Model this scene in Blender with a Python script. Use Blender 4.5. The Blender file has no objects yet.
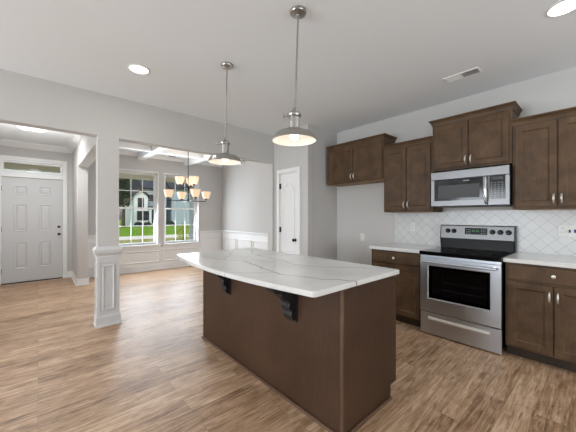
import bpy, bmesh, math, random
from mathutils import Vector, Matrix
random.seed(7)
PI = math.pi
SC = bpy.context.scene
COL = SC.collection

# ------------------------------------------------------------------ camera
FPX = 281.0
TH = math.atan(250 / FPX)
cam = bpy.data.cameras.new('camera')
cam.sensor_width = 36.0
cam.lens = FPX / 576 * 36.0
cam.clip_start = 0.02
cam.clip_end = 400
camo = bpy.data.objects.new('camera', cam)
COL.objects.link(camo)
camo.location = (0, 0, 1.3)
camo.rotation_euler = (PI / 2, 0, -TH)
SC.camera = camo

# ------------------------------------------------------------------ colour management
SC.view_settings.view_transform = 'Standard'
SC.view_settings.look = 'None'
SC.view_settings.exposure = 0.13
SC.view_settings.gamma = 1.0
SC.view_settings.use_curve_mapping = False

# ------------------------------------------------------------------ sky and sun
wd = bpy.data.worlds.new('sky')
SC.world = wd
wd.use_nodes = True
wn = wd.node_tree.nodes
bg = wn['Background']
sky = wn.new('ShaderNodeTexSky')
sky.sky_type = 'NISHITA'
sky.sun_disc = False
sky.sun_elevation = math.radians(48)
sky.sun_rotation = math.radians(200)
sky.air_density = 1.2
sky.dust_density = 3.0
hsv = wn.new('ShaderNodeHueSaturation')
hsv.inputs['Saturation'].default_value = 0.55
wd.node_tree.links.new(sky.outputs[0], hsv.inputs['Color'])
wd.node_tree.links.new(hsv.outputs[0], bg.inputs['Color'])
bg.inputs['Strength'].default_value = 0.20


def lamp(name, kind, loc, energy, color=(1, 1, 1), rot=(0, 0, 0), size=None, size_y=None, radius=None, spread=None, parent=None, angle=None):
    d = bpy.data.lights.new(name, kind)
    d.energy = energy
    d.color = color
    if kind == 'AREA':
        d.shape = 'RECTANGLE' if size_y else 'DISK'
        d.size = size
        if size_y:
            d.size_y = size_y
        if spread:
            d.spread = spread
    if radius is not None:
        d.shadow_soft_size = radius
    if angle is not None:
        d.spot_size = angle
        d.spot_blend = 0.8
    o = bpy.data.objects.new(name, d)
    COL.objects.link(o)
    o.location = loc
    o.rotation_euler = rot
    o.parent = parent
    return o


sun = lamp('sun', 'SUN', (0, 0, 20), 1.35, (1, 0.97, 0.9), rot=(math.radians(38), 0, math.radians(-35)))
sun.data.angle = 0.01
# added area lamps stand in for daylight from assumed windows out of view
DAY = (0.89, 0.965, 1.05)
WARM = (1.0, 0.97, 0.93)
lamp('rear_fill_light', 'AREA', (-2.6, -3.42, 1.25), 12, DAY, rot=(PI / 2 + .95, 0, 0), size=2.6, size_y=2.1)
lamp('rear_fill_light', 'AREA', (1.6, -3.42, 1.35), 85, DAY, rot=(PI / 2 + .95, 0, 0), size=2.6, size_y=1.9)
lamp('side_fill_light', 'AREA', (-4.92, 2.45, 1.45), 205, DAY, rot=(PI / 2 + .48, 0, -PI / 2), size=2.6, size_y=1.7)
# daylight at the dining windows
lamp('dining_window_light', 'AREA', (1.745, 7.27, 1.35), 30, (0.88, 0.97, 1.08), rot=(-PI / 2 + .25, 0, 0), size=0.8, size_y=1.4)
lamp('dining_window_light', 'AREA', (2.765, 7.27, 1.35), 30, (0.88, 0.97, 1.08), rot=(-PI / 2 + .25, 0, 0), size=0.8, size_y=1.4)


# ------------------------------------------------------------------ materials
def S(r, g, b):
    f = lambda c: (c / 255 / 12.92) if c / 255 <= 0.04045 else ((c / 255 + 0.055) / 1.055) ** 2.4
    return (f(r), f(g), f(b), 1)


def mat(name, col, rough=0.5, metal=0.0, emit=None, estr=0.0, spec=0.5, bump=None, coat=0.0):
    m = bpy.data.materials.new(name)
    m.use_nodes = True
    nt = m.node_tree
    b = nt.nodes['Principled BSDF']
    b.inputs['Base Color'].default_value = col
    b.inputs['Roughness'].default_value = rough
    b.inputs['Metallic'].default_value = metal
    b.inputs['Specular IOR Level'].default_value = spec
    b.inputs['Coat Weight'].default_value = coat
    if emit:
        b.inputs['Emission Color'].default_value = emit
        b.inputs['Emission Strength'].default_value = estr
    if bump:
        sc, st = bump
        tc = nt.nodes.new('ShaderNodeTexCoord')
        n = nt.nodes.new('ShaderNodeTexNoise')
        n.inputs['Scale'].default_value = sc
        n.inputs['Detail'].default_value = 4
        nt.links.new(tc.outputs['Object'], n.inputs['Vector'])
        bp = nt.nodes.new('ShaderNodeBump')
        bp.inputs['Strength'].default_value = st
        bp.inputs['Distance'].default_value = 0.002
        nt.links.new(n.outputs['Fac'], bp.inputs['Height'])
        nt.links.new(bp.outputs[0], b.inputs['Normal'])
    return m


def node(nt, kind, **kw):
    n = nt.nodes.new(kind)
    for k, v in kw.items():
        if k.startswith('_'):
            setattr(n, k[1:], v)
        else:
            n.inputs[k.replace('__', ' ')].default_value = v
    return n


def ramp(nt, stops):
    r = nt.nodes.new('ShaderNodeValToRGB')
    e = r.color_ramp.elements
    e[0].position, e[0].color = stops[0]
    e[1].position, e[1].color = stops[-1]
    for p, c in stops[1:-1]:
        x = e.new(p)
        x.color = c
    return r


def math_n(nt, op, a=None, b=None, c=None):
    n = nt.nodes.new('ShaderNodeMath')
    n.operation = op
    for i, v in enumerate((a, b, c)):
        if v is None:
            continue
        if isinstance(v, (int, float)):
            n.inputs[i].default_value = v
        else:
            nt.links.new(v, n.inputs[i])
    return n.outputs[0]


def mixc(nt, fac, a, b, mode='MIX'):
    n = nt.nodes.new('ShaderNodeMix')
    n.data_type = 'RGBA'
    n.blend_type = mode
    for i, v in ((0, fac), (6, a), (7, b)):
        if isinstance(v, (int, float, tuple)):
            n.inputs[i].default_value = v
        else:
            nt.links.new(v, n.inputs[i])
    return n.outputs[2]


def wood(name, dark, mid, light, scale=(1, 1, 1), rough=0.45, grain=26, blotch=2.5, gstr=0.35, coat=0.0, spec=.4):
    m = bpy.data.materials.new(name)
    m.use_nodes = True
    nt = m.node_tree
    L = nt.links.new
    b = nt.nodes['Principled BSDF']
    b.inputs['Specular IOR Level'].default_value = spec
    tc = nt.nodes.new('ShaderNodeTexCoord')
    g = nt.nodes.new('ShaderNodeNewGeometry')
    mp = node(nt, 'ShaderNodeMapping', Scale=scale)
    L(g.outputs['Position'], mp.inputs['Vector'])
    n1 = node(nt, 'ShaderNodeTexNoise', Scale=grain, Detail=5.0, Roughness=0.6, Distortion=0.3)
    L(mp.outputs[0], n1.inputs['Vector'])
    n2 = node(nt, 'ShaderNodeTexNoise', Scale=blotch, Detail=3.0, Roughness=0.55, Distortion=0.4)
    L(g.outputs['Position'], n2.inputs['Vector'])
    f = math_n(nt, 'ADD', math_n(nt, 'MULTIPLY', n1.outputs['Fac'], gstr), math_n(nt, 'MULTIPLY', n2.outputs['Fac'], 1 - gstr))
    r = ramp(nt, [(0.32, dark), (0.5, mid), (0.68, light)])
    L(f, r.inputs[0])
    L(r.outputs[0], b.inputs['Base Color'])
    b.inputs['Roughness'].default_value = rough
    b.inputs['Coat Weight'].default_value = coat
    b.inputs['Coat Roughness'].default_value = 0.3
    bp = node(nt, 'ShaderNodeBump', Strength=0.15, Distance=0.001)
    L(n1.outputs['Fac'], bp.inputs['Height'])
    L(bp.outputs[0], b.inputs['Normal'])
    return m


M = {}
M['wall'] = mat('wall_paint', S(199, 197, 194), 0.8, bump=(180, 0.15), spec=0.3)
M['ceil'] = mat('ceiling_paint', S(236, 240, 243), 0.9, bump=(120, 0.2), spec=0.2)
M['white'] = mat('white_trim_paint', S(236, 236, 235), 0.4)
M['doorpaint'] = mat('door_paint', S(205, 205, 205), 0.45)
M['bright'] = mat('white_ceiling_paint', S(240, 243, 245), 0.7)
M['cab'] = wood('stained_maple', S(68, 49, 31), S(84, 63, 43), S(99, 77, 54), (14, 14, 1.2), 0.5, 6, 7, 0.3, spec=.28)
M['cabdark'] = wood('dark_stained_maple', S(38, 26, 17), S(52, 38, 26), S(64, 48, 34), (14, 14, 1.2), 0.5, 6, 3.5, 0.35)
M['rawwood'] = mat('unstained_panel', S(150, 118, 78), 0.6)
M['island'] = wood('island_veneer', S(50, 33, 22), S(68, 47, 33), S(84, 61, 45), (30, 30, 1.0), 0.42, 8, 1.6, 0.55, spec=.35)
M['islandtrim'] = wood('island_trim', S(74, 54, 40), S(98, 74, 58), S(120, 92, 74), (20, 20, 1.5), 0.45, 6, 2, 0.5)
M['black'] = mat('black_enamel', S(16, 16, 18), 0.35)
M['corbel'] = mat('corbel_black', S(26, 27, 31), 0.4)
M['blackglass'] = mat('black_glass', S(10, 10, 11), 0.10, spec=0.3)
M['knob'] = mat('black_plastic', S(15, 15, 15), 0.35, spec=.2)
M['nickel'] = mat('brushed_nickel', S(226, 222, 214), 0.32, 0.75)
M['chrome'] = mat('polished_chrome', S(215, 215, 215), 0.12, 1.0)
M['satin'] = mat('satin_steel', S(176, 174, 170), 0.3, 1.0)
M['bronze'] = mat('dark_bronze', S(50, 47, 45), 0.35, 0.8)
M['shadein'] = mat('shade_interior_white', S(246, 238, 230), 0.5)
M['plate'] = mat('white_plastic', S(226, 226, 222), 0.4)
M['slot'] = mat('dark_slot', S(60, 60, 60), 0.5)
M['blue'] = mat('blue_sticker', S(30, 60, 150), 0.5)
M['green'] = mat('green_display', S(20, 60, 30), 0.4, emit=S(90, 190, 110), estr=0.5)
M['key'] = mat('key_print', S(170, 172, 175), 0.5)
M['bulb'] = mat('lit_bulb', S(255, 250, 240), 0.5, emit=S(255, 244, 225), estr=6.0)
M['canlight'] = mat('lit_lens', S(255, 255, 255), 0.5, emit=S(255, 252, 246), estr=3.0)
M['glasslit'] = mat('lit_frosted_glass', S(236, 214, 186), 0.5, emit=S(255, 220, 178), estr=0.5)
M['flush'] = mat('frosted_glass_square', S(245, 245, 243), 0.35, emit=S(255, 253, 248), estr=0.35)
M['asphalt'] = mat('pale_street', S(205, 202, 196), 0.9, spec=0.1)
M['porch'] = mat('porch_tan', S(246, 238, 224), 0.8, bump=(30, 0.3))
M['siding'] = mat('grey_blue_siding', S(150, 165, 178), 0.8)
M['sidewhite'] = mat('white_siding', S(215, 222, 228), 0.8)
M['roof'] = mat('dark_shingles', S(48, 52, 60), 0.9, bump=(14, 0.5))
M['darkwin'] = mat('dark_window_glass', S(25, 32, 42), 0.1)
M['bark'] = mat('bark', S(70, 58, 46), 0.9)
M['leafdark'] = mat('dark_leaves', S(36, 56, 30), 0.8)
M['leafmid'] = mat('green_leaves', S(72, 108, 44), 0.8)
M['leafbright'] = mat('yellow_green_leaves', S(150, 165, 60), 0.8)
M['threshold'] = mat('dark_threshold', S(40, 38, 36), 0.6)


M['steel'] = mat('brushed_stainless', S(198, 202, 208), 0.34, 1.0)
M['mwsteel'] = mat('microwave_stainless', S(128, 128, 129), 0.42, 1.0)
M['cavity'] = mat('grey_oven_cavity', S(150, 150, 152), 0.6)


def pane_mat(name, tint=(1, 1, 1, 1), gloss=0.06):
    m = bpy.data.materials.new(name)
    m.use_nodes = True
    nt = m.node_tree
    nt.nodes.remove(nt.nodes['Principled BSDF'])
    out = nt.nodes['Material Output']
    t = nt.nodes.new('ShaderNodeBsdfTransparent')
    t.inputs[0].default_value = tint
    gl = nt.nodes.new('ShaderNodeBsdfGlossy')
    gl.inputs['Roughness'].default_value = 0.03
    mx = nt.nodes.new('ShaderNodeMixShader')
    mx.inputs[0].default_value = gloss
    nt.links.new(t.outputs[0], mx.inputs[1])
    nt.links.new(gl.outputs[0], mx.inputs[2])
    nt.links.new(mx.outputs[0], out.inputs[0])
    return m


M['pane'] = pane_mat('window_glass', (0.97, 0.985, 0.98, 1), 0.025)
M['ovenglass'] = pane_mat('tinted_oven_glass', (0.52, 0.52, 0.53, 1), 0.06)


def floor_mat():
    m = bpy.data.materials.new('oak_plank_floor')
    m.use_nodes = True
    nt = m.node_tree
    L = nt.links.new
    b = nt.nodes['Principled BSDF']
    g = nt.nodes.new('ShaderNodeNewGeometry')
    br = node(nt, 'ShaderNodeTexBrick', Scale=1.0)
    br.offset = 0.37
    br.offset_frequency = 2
    br.inputs['Color1'].default_value = (0, 0, 0, 1)
    br.inputs['Color2'].default_value = (1, 1, 1, 1)
    br.inputs['Mortar'].default_value = (0.5, 0.5, 0.5, 1)
    br.inputs['Mortar Size'].default_value = 0.0016
    br.inputs['Mortar Smooth'].default_value = 0.3
    br.inputs['Brick Width'].default_value = 1.22
    br.inputs['Row Height'].default_value = 0.152
    L(g.outputs['Position'], br.inputs['Vector'])
    # per-plank random offset of the grain
    comb = nt.nodes.new('ShaderNodeCombineXYZ')
    L(math_n(nt, 'MULTIPLY', br.outputs['Color'], 37.0), comb.inputs[2])
    va = nt.nodes.new('ShaderNodeVectorMath')
    va.operation = 'ADD'
    L(g.outputs['Position'], va.inputs[0])
    L(comb.outputs[0], va.inputs[1])
    mp = node(nt, 'ShaderNodeMapping', Scale=(1.3, 13.0, 1.0))
    L(va.outputs[0], mp.inputs['Vector'])
    n1 = node(nt, 'ShaderNodeTexNoise', Scale=2.2, Detail=6.0, Roughness=0.62, Distortion=1.3)
    L(mp.outputs[0], n1.inputs['Vector'])
    mp2 = node(nt, 'ShaderNodeMapping', Scale=(3.0, 60.0, 1.0))
    L(va.outputs[0], mp2.inputs['Vector'])
    n2 = node(nt, 'ShaderNodeTexNoise', Scale=2.0, Detail=4.0, Roughness=0.6)
    L(mp2.outputs[0], n2.inputs['Vector'])
    n3 = node(nt, 'ShaderNodeTexNoise', Scale=3.0, Detail=3.0, Roughness=0.7, Distortion=2.0)
    L(va.outputs[0], n3.inputs['Vector'])
    f = math_n(nt, 'ADD', math_n(nt, 'MULTIPLY', n1.outputs['Fac'], 0.62), math_n(nt, 'MULTIPLY', n2.outputs['Fac'], 0.2))
    f = math_n(nt, 'ADD', f, math_n(nt, 'MULTIPLY', n3.outputs['Fac'], 0.18))
    mp4 = node(nt, 'ShaderNodeMapping', Scale=(5.0, 26.0, 1.0))
    L(va.outputs[0], mp4.inputs['Vector'])
    n4 = node(nt, 'ShaderNodeTexNoise', Scale=2.0, Detail=5.0, Roughness=0.7, Distortion=2.5)
    L(mp4.outputs[0], n4.inputs['Vector'])
    crack = math_n(nt, 'MULTIPLY', math_n(nt, 'GREATER_THAN', n4.outputs['Fac'], 0.63), 0.12)
    f = math_n(nt, 'SUBTRACT', f, crack)
    f = math_n(nt, 'ADD', f, math_n(nt, 'MULTIPLY', math_n(nt, 'SUBTRACT', br.outputs['Color'], 0.5), 0.10))
    r = ramp(nt, [(0.34, S(98, 70, 48)), (0.44, S(150, 118, 89)), (0.54, S(184, 152, 122)), (0.68, S(216, 188, 160))])
    L(f, r.inputs[0])
    c = mixc(nt, math_n(nt, 'MULTIPLY', br.outputs['Fac'], 0.55), r.outputs[0], S(80, 60, 46))
    L(c, b.inputs['Base Color'])
    rr = node(nt, 'ShaderNodeMapRange')
    rr.inputs['To Min'].default_value = 0.36
    rr.inputs['To Max'].default_value = 0.52
    L(n1.outputs['Fac'], rr.inputs['Value'])
    L(rr.outputs[0], b.inputs['Roughness'])
    b.inputs['Specular IOR Level'].default_value = 0.5
    bp = node(nt, 'ShaderNodeBump', Strength=0.3, Distance=0.0015)
    L(math_n(nt, 'SUBTRACT', n1.outputs['Fac'], br.outputs['Fac']), bp.inputs['Height'])
    L(bp.outputs[0], b.inputs['Normal'])
    return m


M['floor'] = floor_mat()


def quartz_mat():
    m = bpy.data.materials.new('veined_quartz')
    m.use_nodes = True
    nt = m.node_tree
    L = nt.links.new
    b = nt.nodes['Principled BSDF']
    g = nt.nodes.new('ShaderNodeNewGeometry')
    sx = nt.nodes.new('ShaderNodeSeparateXYZ')
    L(g.outputs['Position'], sx.inputs[0])
    n = node(nt, 'ShaderNodeTexNoise', Scale=1.6, Detail=5.0, Roughness=0.5)
    L(g.outputs['Position'], n.inputs['Vector'])
    nw = node(nt, 'ShaderNodeTexNoise', Scale=5.0, Detail=2.0)
    L(g.outputs['Position'], nw.inputs['Vector'])
    wob = math_n(nt, 'MULTIPLY', math_n(nt, 'SUBTRACT', n.outputs['Fac'], 0.5), 0.85)
    tot = None
    # veins as wandering polylines on the slab (metres), bent by noise
    nd = node(nt, 'ShaderNodeTexNoise', Scale=7.0, Detail=4.0)
    L(g.outputs['Position'], nd.inputs['Vector'])
    off = nt.nodes.new('ShaderNodeVectorMath'); off.operation = 'MULTIPLY_ADD'
    L(nd.outputs['Color'], off.inputs[0])
    off.inputs[1].default_value = (.10, .10, 0)
    off.inputs[2].default_value = (-.05, -.05, 0)
    ps = nt.nodes.new('ShaderNodeVectorMath'); ps.operation = 'ADD'
    L(g.outputs['Position'], ps.inputs[0]); L(off.outputs[0], ps.inputs[1])
    fl = nt.nodes.new('ShaderNodeVectorMath'); fl.operation = 'MULTIPLY'
    L(ps.outputs[0], fl.inputs[0]); fl.inputs[1].default_value = (1, 1, 0)
    P = fl.outputs[0]
    for w, st, line in ((.006, .9, [(1.00, 2.88), (1.173, 2.624), (1.224, 2.26), (1.327, 2.094), (1.305, 1.895), (1.241, 1.612), (1.221, 1.50), (1.207, 1.438), (1.267, 1.298), (1.30, 1.15), (1.384, 1.075), (1.43, .97)]),
                        (.0055, .8, [(1.86, 2.72), (1.671, 2.425), (1.607, 2.088), (1.59, 1.859), (1.545, 1.681), (1.603, 1.508), (1.668, 1.392), (1.86, 1.166), (1.98, 1.03)]),
                        (.004, .6, [(.90, 1.80), (1.093, 1.60), (1.221, 1.51)]),
                        (.004, .5, [(1.327, 2.094), (1.48, 1.90), (1.59, 1.859)]),
                        (.004, .5, [(1.224, 2.26), (1.45, 2.50), (1.60, 2.90)])):
        for (ax, ay), (bx, by) in zip(line[:-1], line[1:]):
            dx_, dy_ = bx - ax, by - ay
            pa = nt.nodes.new('ShaderNodeVectorMath'); pa.operation = 'SUBTRACT'
            L(P, pa.inputs[0]); pa.inputs[1].default_value = (ax, ay, 0)
            dt = nt.nodes.new('ShaderNodeVectorMath'); dt.operation = 'DOT_PRODUCT'
            L(pa.outputs[0], dt.inputs[0])
            l2 = dx_ * dx_ + dy_ * dy_
            dt.inputs[1].default_value = (dx_ / l2, dy_ / l2, 0)
            cl = nt.nodes.new('ShaderNodeClamp')
            L(dt.outputs['Value'], cl.inputs[0])
            sc_ = nt.nodes.new('ShaderNodeVectorMath'); sc_.operation = 'SCALE'
            sc_.inputs[0].default_value = (dx_, dy_, 0)
            L(cl.outputs[0], sc_.inputs['Scale'])
            ds = nt.nodes.new('ShaderNodeVectorMath'); ds.operation = 'DISTANCE'
            L(pa.outputs[0], ds.inputs[0]); L(sc_.outputs[0], ds.inputs[1])
            v = math_n(nt, 'SUBTRACT', 1.0, math_n(nt, 'DIVIDE', ds.outputs['Value'], math_n(nt, 'MULTIPLY', nw.outputs['Fac'], w * 3.6)))
            v = math_n(nt, 'MULTIPLY', math_n(nt, 'MAXIMUM', v, 0.0), st)
            tot = v if tot is None else math_n(nt, 'MAXIMUM', tot, v)
    soft = node(nt, 'ShaderNodeTexNoise', Scale=3.0, Detail=4.0)
    L(g.outputs['Position'], soft.inputs['Vector'])
    base = ramp(nt, [(0.35, S(208, 208, 206)), (0.6, S(222, 222, 220))])
    L(soft.outputs['Fac'], base.inputs[0])
    c = mixc(nt, tot, base.outputs[0], S(112, 108, 104))
    L(c, b.inputs['Base Color'])
    b.inputs['Roughness'].default_value = 0.16
    return m


M['quartz'] = quartz_mat()
M['counter'] = mat('white_quartz', S(220, 219, 217), 0.18)


def tile_mat():
    m = bpy.data.materials.new('diagonal_tile')
    m.use_nodes = True
    nt = m.node_tree
    L = nt.links.new
    b = nt.nodes['Principled BSDF']
    g = nt.nodes.new('ShaderNodeNewGeometry')
    sx = nt.nodes.new('ShaderNodeSeparateXYZ')
    L(g.outputs['Position'], sx.inputs[0])
    cell = 0.0885
    edges = []
    idx = []
    for s in (1, -1):
        u = math_n(nt, 'ADD', sx.outputs[1], math_n(nt, 'MULTIPLY', sx.outputs[2], s))
        u = math_n(nt, 'DIVIDE', u, cell * 1.4142)
        fr = math_n(nt, 'FRACT', math_n(nt, 'ADD', u, 50.0))
        d = math_n(nt, 'ABSOLUTE', math_n(nt, 'SUBTRACT', fr, 0.5))
        edges.append(d)
        idx.append(math_n(nt, 'FLOOR', math_n(nt, 'ADD', u, 50.0)))
    e = math_n(nt, 'MAXIMUM', edges[0], edges[1])
    grout = math_n(nt, 'GREATER_THAN', e, 0.484)
    wn_ = nt.nodes.new('ShaderNodeTexWhiteNoise')
    cx = nt.nodes.new('ShaderNodeCombineXYZ')
    L(idx[0], cx.inputs[0])
    L(idx[1], cx.inputs[1])
    L(cx.outputs[0], wn_.inputs['Vector'])
    r = ramp(nt, [(0.0, S(206, 206, 205)), (1.0, S(214, 214, 213))])
    L(wn_.outputs['Value'], r.inputs[0])
    c = mixc(nt, grout, r.outputs[0], S(158, 159, 160))
    L(c, b.inputs['Base Color'])
    b.inputs['Roughness'].default_value = 0.3
    return m


M['tile'] = tile_mat()


def grass_mat(name, a, b_, sc):
    m = mat(name, a, 0.95)
    nt = m.node_tree
    g = nt.nodes.new('ShaderNodeNewGeometry')
    n = node(nt, 'ShaderNodeTexNoise', Scale=sc, Detail=6.0, Roughness=0.7)
    nt.links.new(g.outputs['Position'], n.inputs['Vector'])
    r = ramp(nt, [(0.35, a), (0.65, b_)])
    nt.links.new(n.outputs['Fac'], r.inputs[0])
    nt.links.new(r.outputs[0], nt.nodes['Principled BSDF'].inputs['Base Color'])
    nt.nodes['Principled BSDF'].inputs['Specular IOR Level'].default_value = 0.0
    return m


M['grass'] = grass_mat('lawn_green', S(88, 124, 40), S(120, 152, 62), 0.8)
M['sand'] = grass_mat('thin_grass', S(122, 128, 74), S(160, 156, 114), 1.2)


# ------------------------------------------------------------------ mesh helpers
class MB:
    def __init__(s):
        s.v, s.f = [], []

    def add(s, vs, fs):
        n = len(s.v)
        s.v += [tuple(p) for p in vs]
        s.f += [tuple(i + n for i in f) for f in fs]
        return s

    def box(s, x0, x1, y0, y1, z0, z1):
        return s.add([(x, y, z) for z in (z0, z1) for y in (y0, y1) for x in (x0, x1)],
                     [(0, 2, 3, 1), (4, 5, 7, 6), (0, 1, 5, 4), (2, 6, 7, 3), (0, 4, 6, 2), (1, 3, 7, 5)])

    def prism(s, poly, axis, a, b):
        """poly of 2-D points extruded along an axis ('x': (y,z), 'y': (x,z), 'z': (x,y))"""
        def P(p, t):
            return {'x': (t, p[0], p[1]), 'y': (p[0], t, p[1]), 'z': (p[0], p[1], t)}[axis]
        n = len(poly)
        return s.add([P(p, a) for p in poly] + [P(p, b) for p in poly],
                     [tuple(range(n))[::-1], tuple(range(n, 2 * n))] + [(i, (i + 1) % n, n + (i + 1) % n, n + i) for i in range(n)])

    def rings(s, x0, x1, z0, z1, prof, cap=True, back=True):
        """nested rectangles facing -y: prof = [(inset, y), ...]"""
        vs = []
        for ins, y in prof:
            vs += [(x0 + ins, y, z0 + ins), (x1 - ins, y, z0 + ins), (x1 - ins, y, z1 - ins), (x0 + ins, y, z1 - ins)]
        fs = []
        for k in range(len(prof) - 1):
            a, b = 4 * k, 4 * k + 4
            fs += [(a + i, a + (i + 1) % 4, b + (i + 1) % 4, b + i) for i in range(4)]
        if cap:
            e = 4 * (len(prof) - 1)
            fs.append((e, e + 1, e + 2, e + 3))
        if back:
            fs.append((3, 2, 1, 0))
        return s.add(vs, fs)

    def lathe(s, prof, c=(0, 0, 0), n=32, axis='z', closed=False):
        vs = []
        for r, h in prof:
            for i in range(n):
                a = 2 * PI * i / n
                p = (r * math.cos(a), r * math.sin(a), h)
                if axis == 'x':
                    p = (p[2], p[0], p[1])
                elif axis == 'y':
                    p = (p[0], p[2], p[1])
                vs.append((p[0] + c[0], p[1] + c[1], p[2] + c[2]))
        fs = []
        m = len(prof)
        for k in range(m - 1 + (1 if closed else 0)):
            a, b = k * n, ((k + 1) % m) * n
            fs += [(a + i, a + (i + 1) % n, b + (i + 1) % n, b + i) for i in range(n)]
        if not closed:
            fs.append(tuple(range(n))[::-1])
            fs.append(tuple(range((m - 1) * n, m * n)))
        return s.add(vs, fs)

    def tube(s, pts, r, n=10):
        pts = [Vector(p) for p in pts]
        vs = []
        up = None
        for i, p in enumerate(pts):
            t = (pts[min(i + 1, len(pts) - 1)] - pts[max(i - 1, 0)]).normalized()
            if up is None:
                up = Vector((0, 0, 1)) if abs(t.z) < 0.9 else Vector((1, 0, 0))
            u = t.cross(up).normalized()
            w = u.cross(t).normalized()
            up = w
            rr = r[i] if isinstance(r, (list, tuple)) else r
            for k in range(n):
                a = 2 * PI * k / n
                vs.append(p + u * math.cos(a) * rr + w * math.sin(a) * rr)
        fs = []
        for i in range(len(pts) - 1):
            a, b = i * n, (i + 1) * n
            fs += [(a + k, a + (k + 1) % n, b + (k + 1) % n, b + k) for k in range(n)]
        fs.append(tuple(range(n))[::-1])
        fs.append(tuple(range((len(pts) - 1) * n, len(pts) * n)))
        return s.add(vs, fs)

    def build(s, name, m, parent=None, bevel=0.0, smooth=False, loc=None):
        me = bpy.data.meshes.new(name)
        me.from_pydata(s.v, [], s.f)
        bm = bmesh.new()
        bm.from_mesh(me)
        bmesh.ops.recalc_face_normals(bm, faces=bm.faces)
        bm.to_mesh(me)
        bm.free()
        me.materials.append(M[m] if isinstance(m, str) else m)
        if smooth:
            me.polygons.foreach_set('use_smooth', [True] * len(me.polygons))
            me.set_sharp_from_angle(angle=math.radians(38))
        o = bpy.data.objects.new(name, me)
        COL.objects.link(o)
        if parent:
            o.parent = parent
        if loc:
            o.location = loc
        if bevel:
            b = o.modifiers.new('bevel', 'BEVEL')
            b.width = bevel
            b.segments = 2
            b.limit_method = 'ANGLE'
            b.angle_limit = math.radians(40)
        return o


def thing(name, label, cat, loc=(0, 0, 0), rz=0.0, group=None):
    o = bpy.data.objects.new(name, None)
    o.empty_display_size = 0.1
    COL.objects.link(o)
    o.location = loc
    o.rotation_euler = (0, 0, rz)
    o['label'] = label
    o['category'] = cat
    if group:
        o['group'] = group
    return o


def tag(o, label, cat, group=None, kind=None):
    o['label'] = label
    o['category'] = cat
    if group:
        o['group'] = group
    if kind:
        o['kind'] = kind
    return o


def struct(o, label=None):
    o['kind'] = 'structure'
    if label:
        o['label'] = label
    return o


def semp(name, loc=(0, 0, 0), rz=0.0, label=None):
    o = bpy.data.objects.new(name, None)
    COL.objects.link(o)
    o.location = loc
    o.rotation_euler = (0, 0, rz)
    return struct(o, label)


def dup(root, loc, rz, label, group=None):
    def cp(o, par):
        c = o.copy()
        COL.objects.link(c)
        c.parent = par
        for ch in kids.get(o.name, []):
            cp(ch, c)
        return c
    kids = {}
    for o in list(COL.objects):
        if o.parent:
            kids.setdefault(o.parent.name, []).append(o)
    r = cp(root, None)
    r.location = loc
    r.rotation_euler = (0, 0, rz)
    r['label'] = label
    if group:
        r['group'] = group
    return r


# ------------------------------------------------------------------ room shell
H = 2.74
XR, YW, YW2 = 3.87, 3.92, 4.06       # range wall plane, near and far face of the wall with the openings
HD = 2.245                           # height of the wide openings
XL, YB = -5.0, -3.5
YD, YF = 7.2, 7.545                  # front wall of dining room, front wall of foyer

struct(MB().box(XL - .2, XR + .25, YB - .2, 7.9, -0.1, 0).build('floor', 'floor'), 'wide oak-look plank floor running through all rooms')
struct(MB().box(XL - .2, XR + .25, YB - .2, YW, H, H + .12).build('ceiling', 'ceil'), 'flat pale grey kitchen ceiling')
struct(MB().box(-1.2, XR + .25, YW, 7.9, H, H + .12).build('ceiling', 'bright'), 'white ceiling of foyer and dining room')
# unseen roof slab, added with a rear eave to keep the sun out
struct(MB().box(XL - 1.5, XR + 1.0, YB - 1.6, 7.9, H + .12, H + .3).build('ceiling', 'ceil'), 'unseen roof slab with eave, added to block the sun')

m = MB()
m.box(XL, -0.66, YW, YW2, 0, H).box(-0.66, 3.118, YW, YW2, HD, H)
m.box(3.118, XR + .1, YW, YW2, 0, H)
struct(m.build('wall_front', 'wall'), 'grey wall with the wide foyer and dining room openings')
struct(MB().box(XR, XR + .12, YB, YW, 0, H).build('wall_right', 'wall'), 'grey wall behind the range')
# pantry block
XP, YP = 3.152, 3.075
m = MB()
m.box(XP, XP + .11, YP, 3.305, 0, H).box(XP, XP + .11, 3.765, YW, 0, H).box(XP, XP + .11, 3.305, 3.765, 2.035, H)
struct(m.build('wall_pantry_side', 'wall', bevel=0.006), 'grey wall holding the narrow pantry door')
struct(MB().box(XP + .11, XR, YP, YP + .11, 0, H).build('wall_pantry_front', 'wall'), 'grey pantry wall beside the fridge space')
# foyer / dining shell
struct(MB().box(-0.82, -0.70, YW2, YF, 0, H).build('wall_foyer_left', 'wall'))
m = MB()
m.box(-0.82, -0.555, YF, YF + .15, 0, H).box(0.42, 0.71, YF, YF + .15, 0, H).box(-0.555, 0.42, YF, YF + .15, 2.40, H)
struct(m.build('wall_foyer_front', 'wall'), 'grey wall around the front door')
m = MB()
m.box(0.55, 0.71, 6.5, YF, 0, H).box(0.55, 0.71, YW2, 6.5, 2.22, H)
struct(m.build('wall_foyer_right', 'wall', bevel=0.003), 'wall stub and header between foyer and dining room')
W1 = (1.31, 2.18)
W2 = (2.33, 3.20)
WZ = (0.62, 2.35)
m = MB()
m.box(0.71, W1[0], YD, YD + .2, 0, H).box(W1[1], W2[0], YD, YD + .2, 0, H).box(W2[1], 4.02, YD, YD + .2, 0, H)
for w in (W1, W2):
    m.box(w[0], w[1], YD, YD + .2, 0, WZ[0]).box(w[0], w[1], YD, YD + .2, WZ[1], H)
struct(m.build('wall_dining_front', 'wall'), 'grey dining room wall with two windows')
struct(MB().box(3.9, 4.02, YW2, YD, 0, H).build('wall_dining_right', 'wall'), 'bright grey right wall of dining room')
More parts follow.
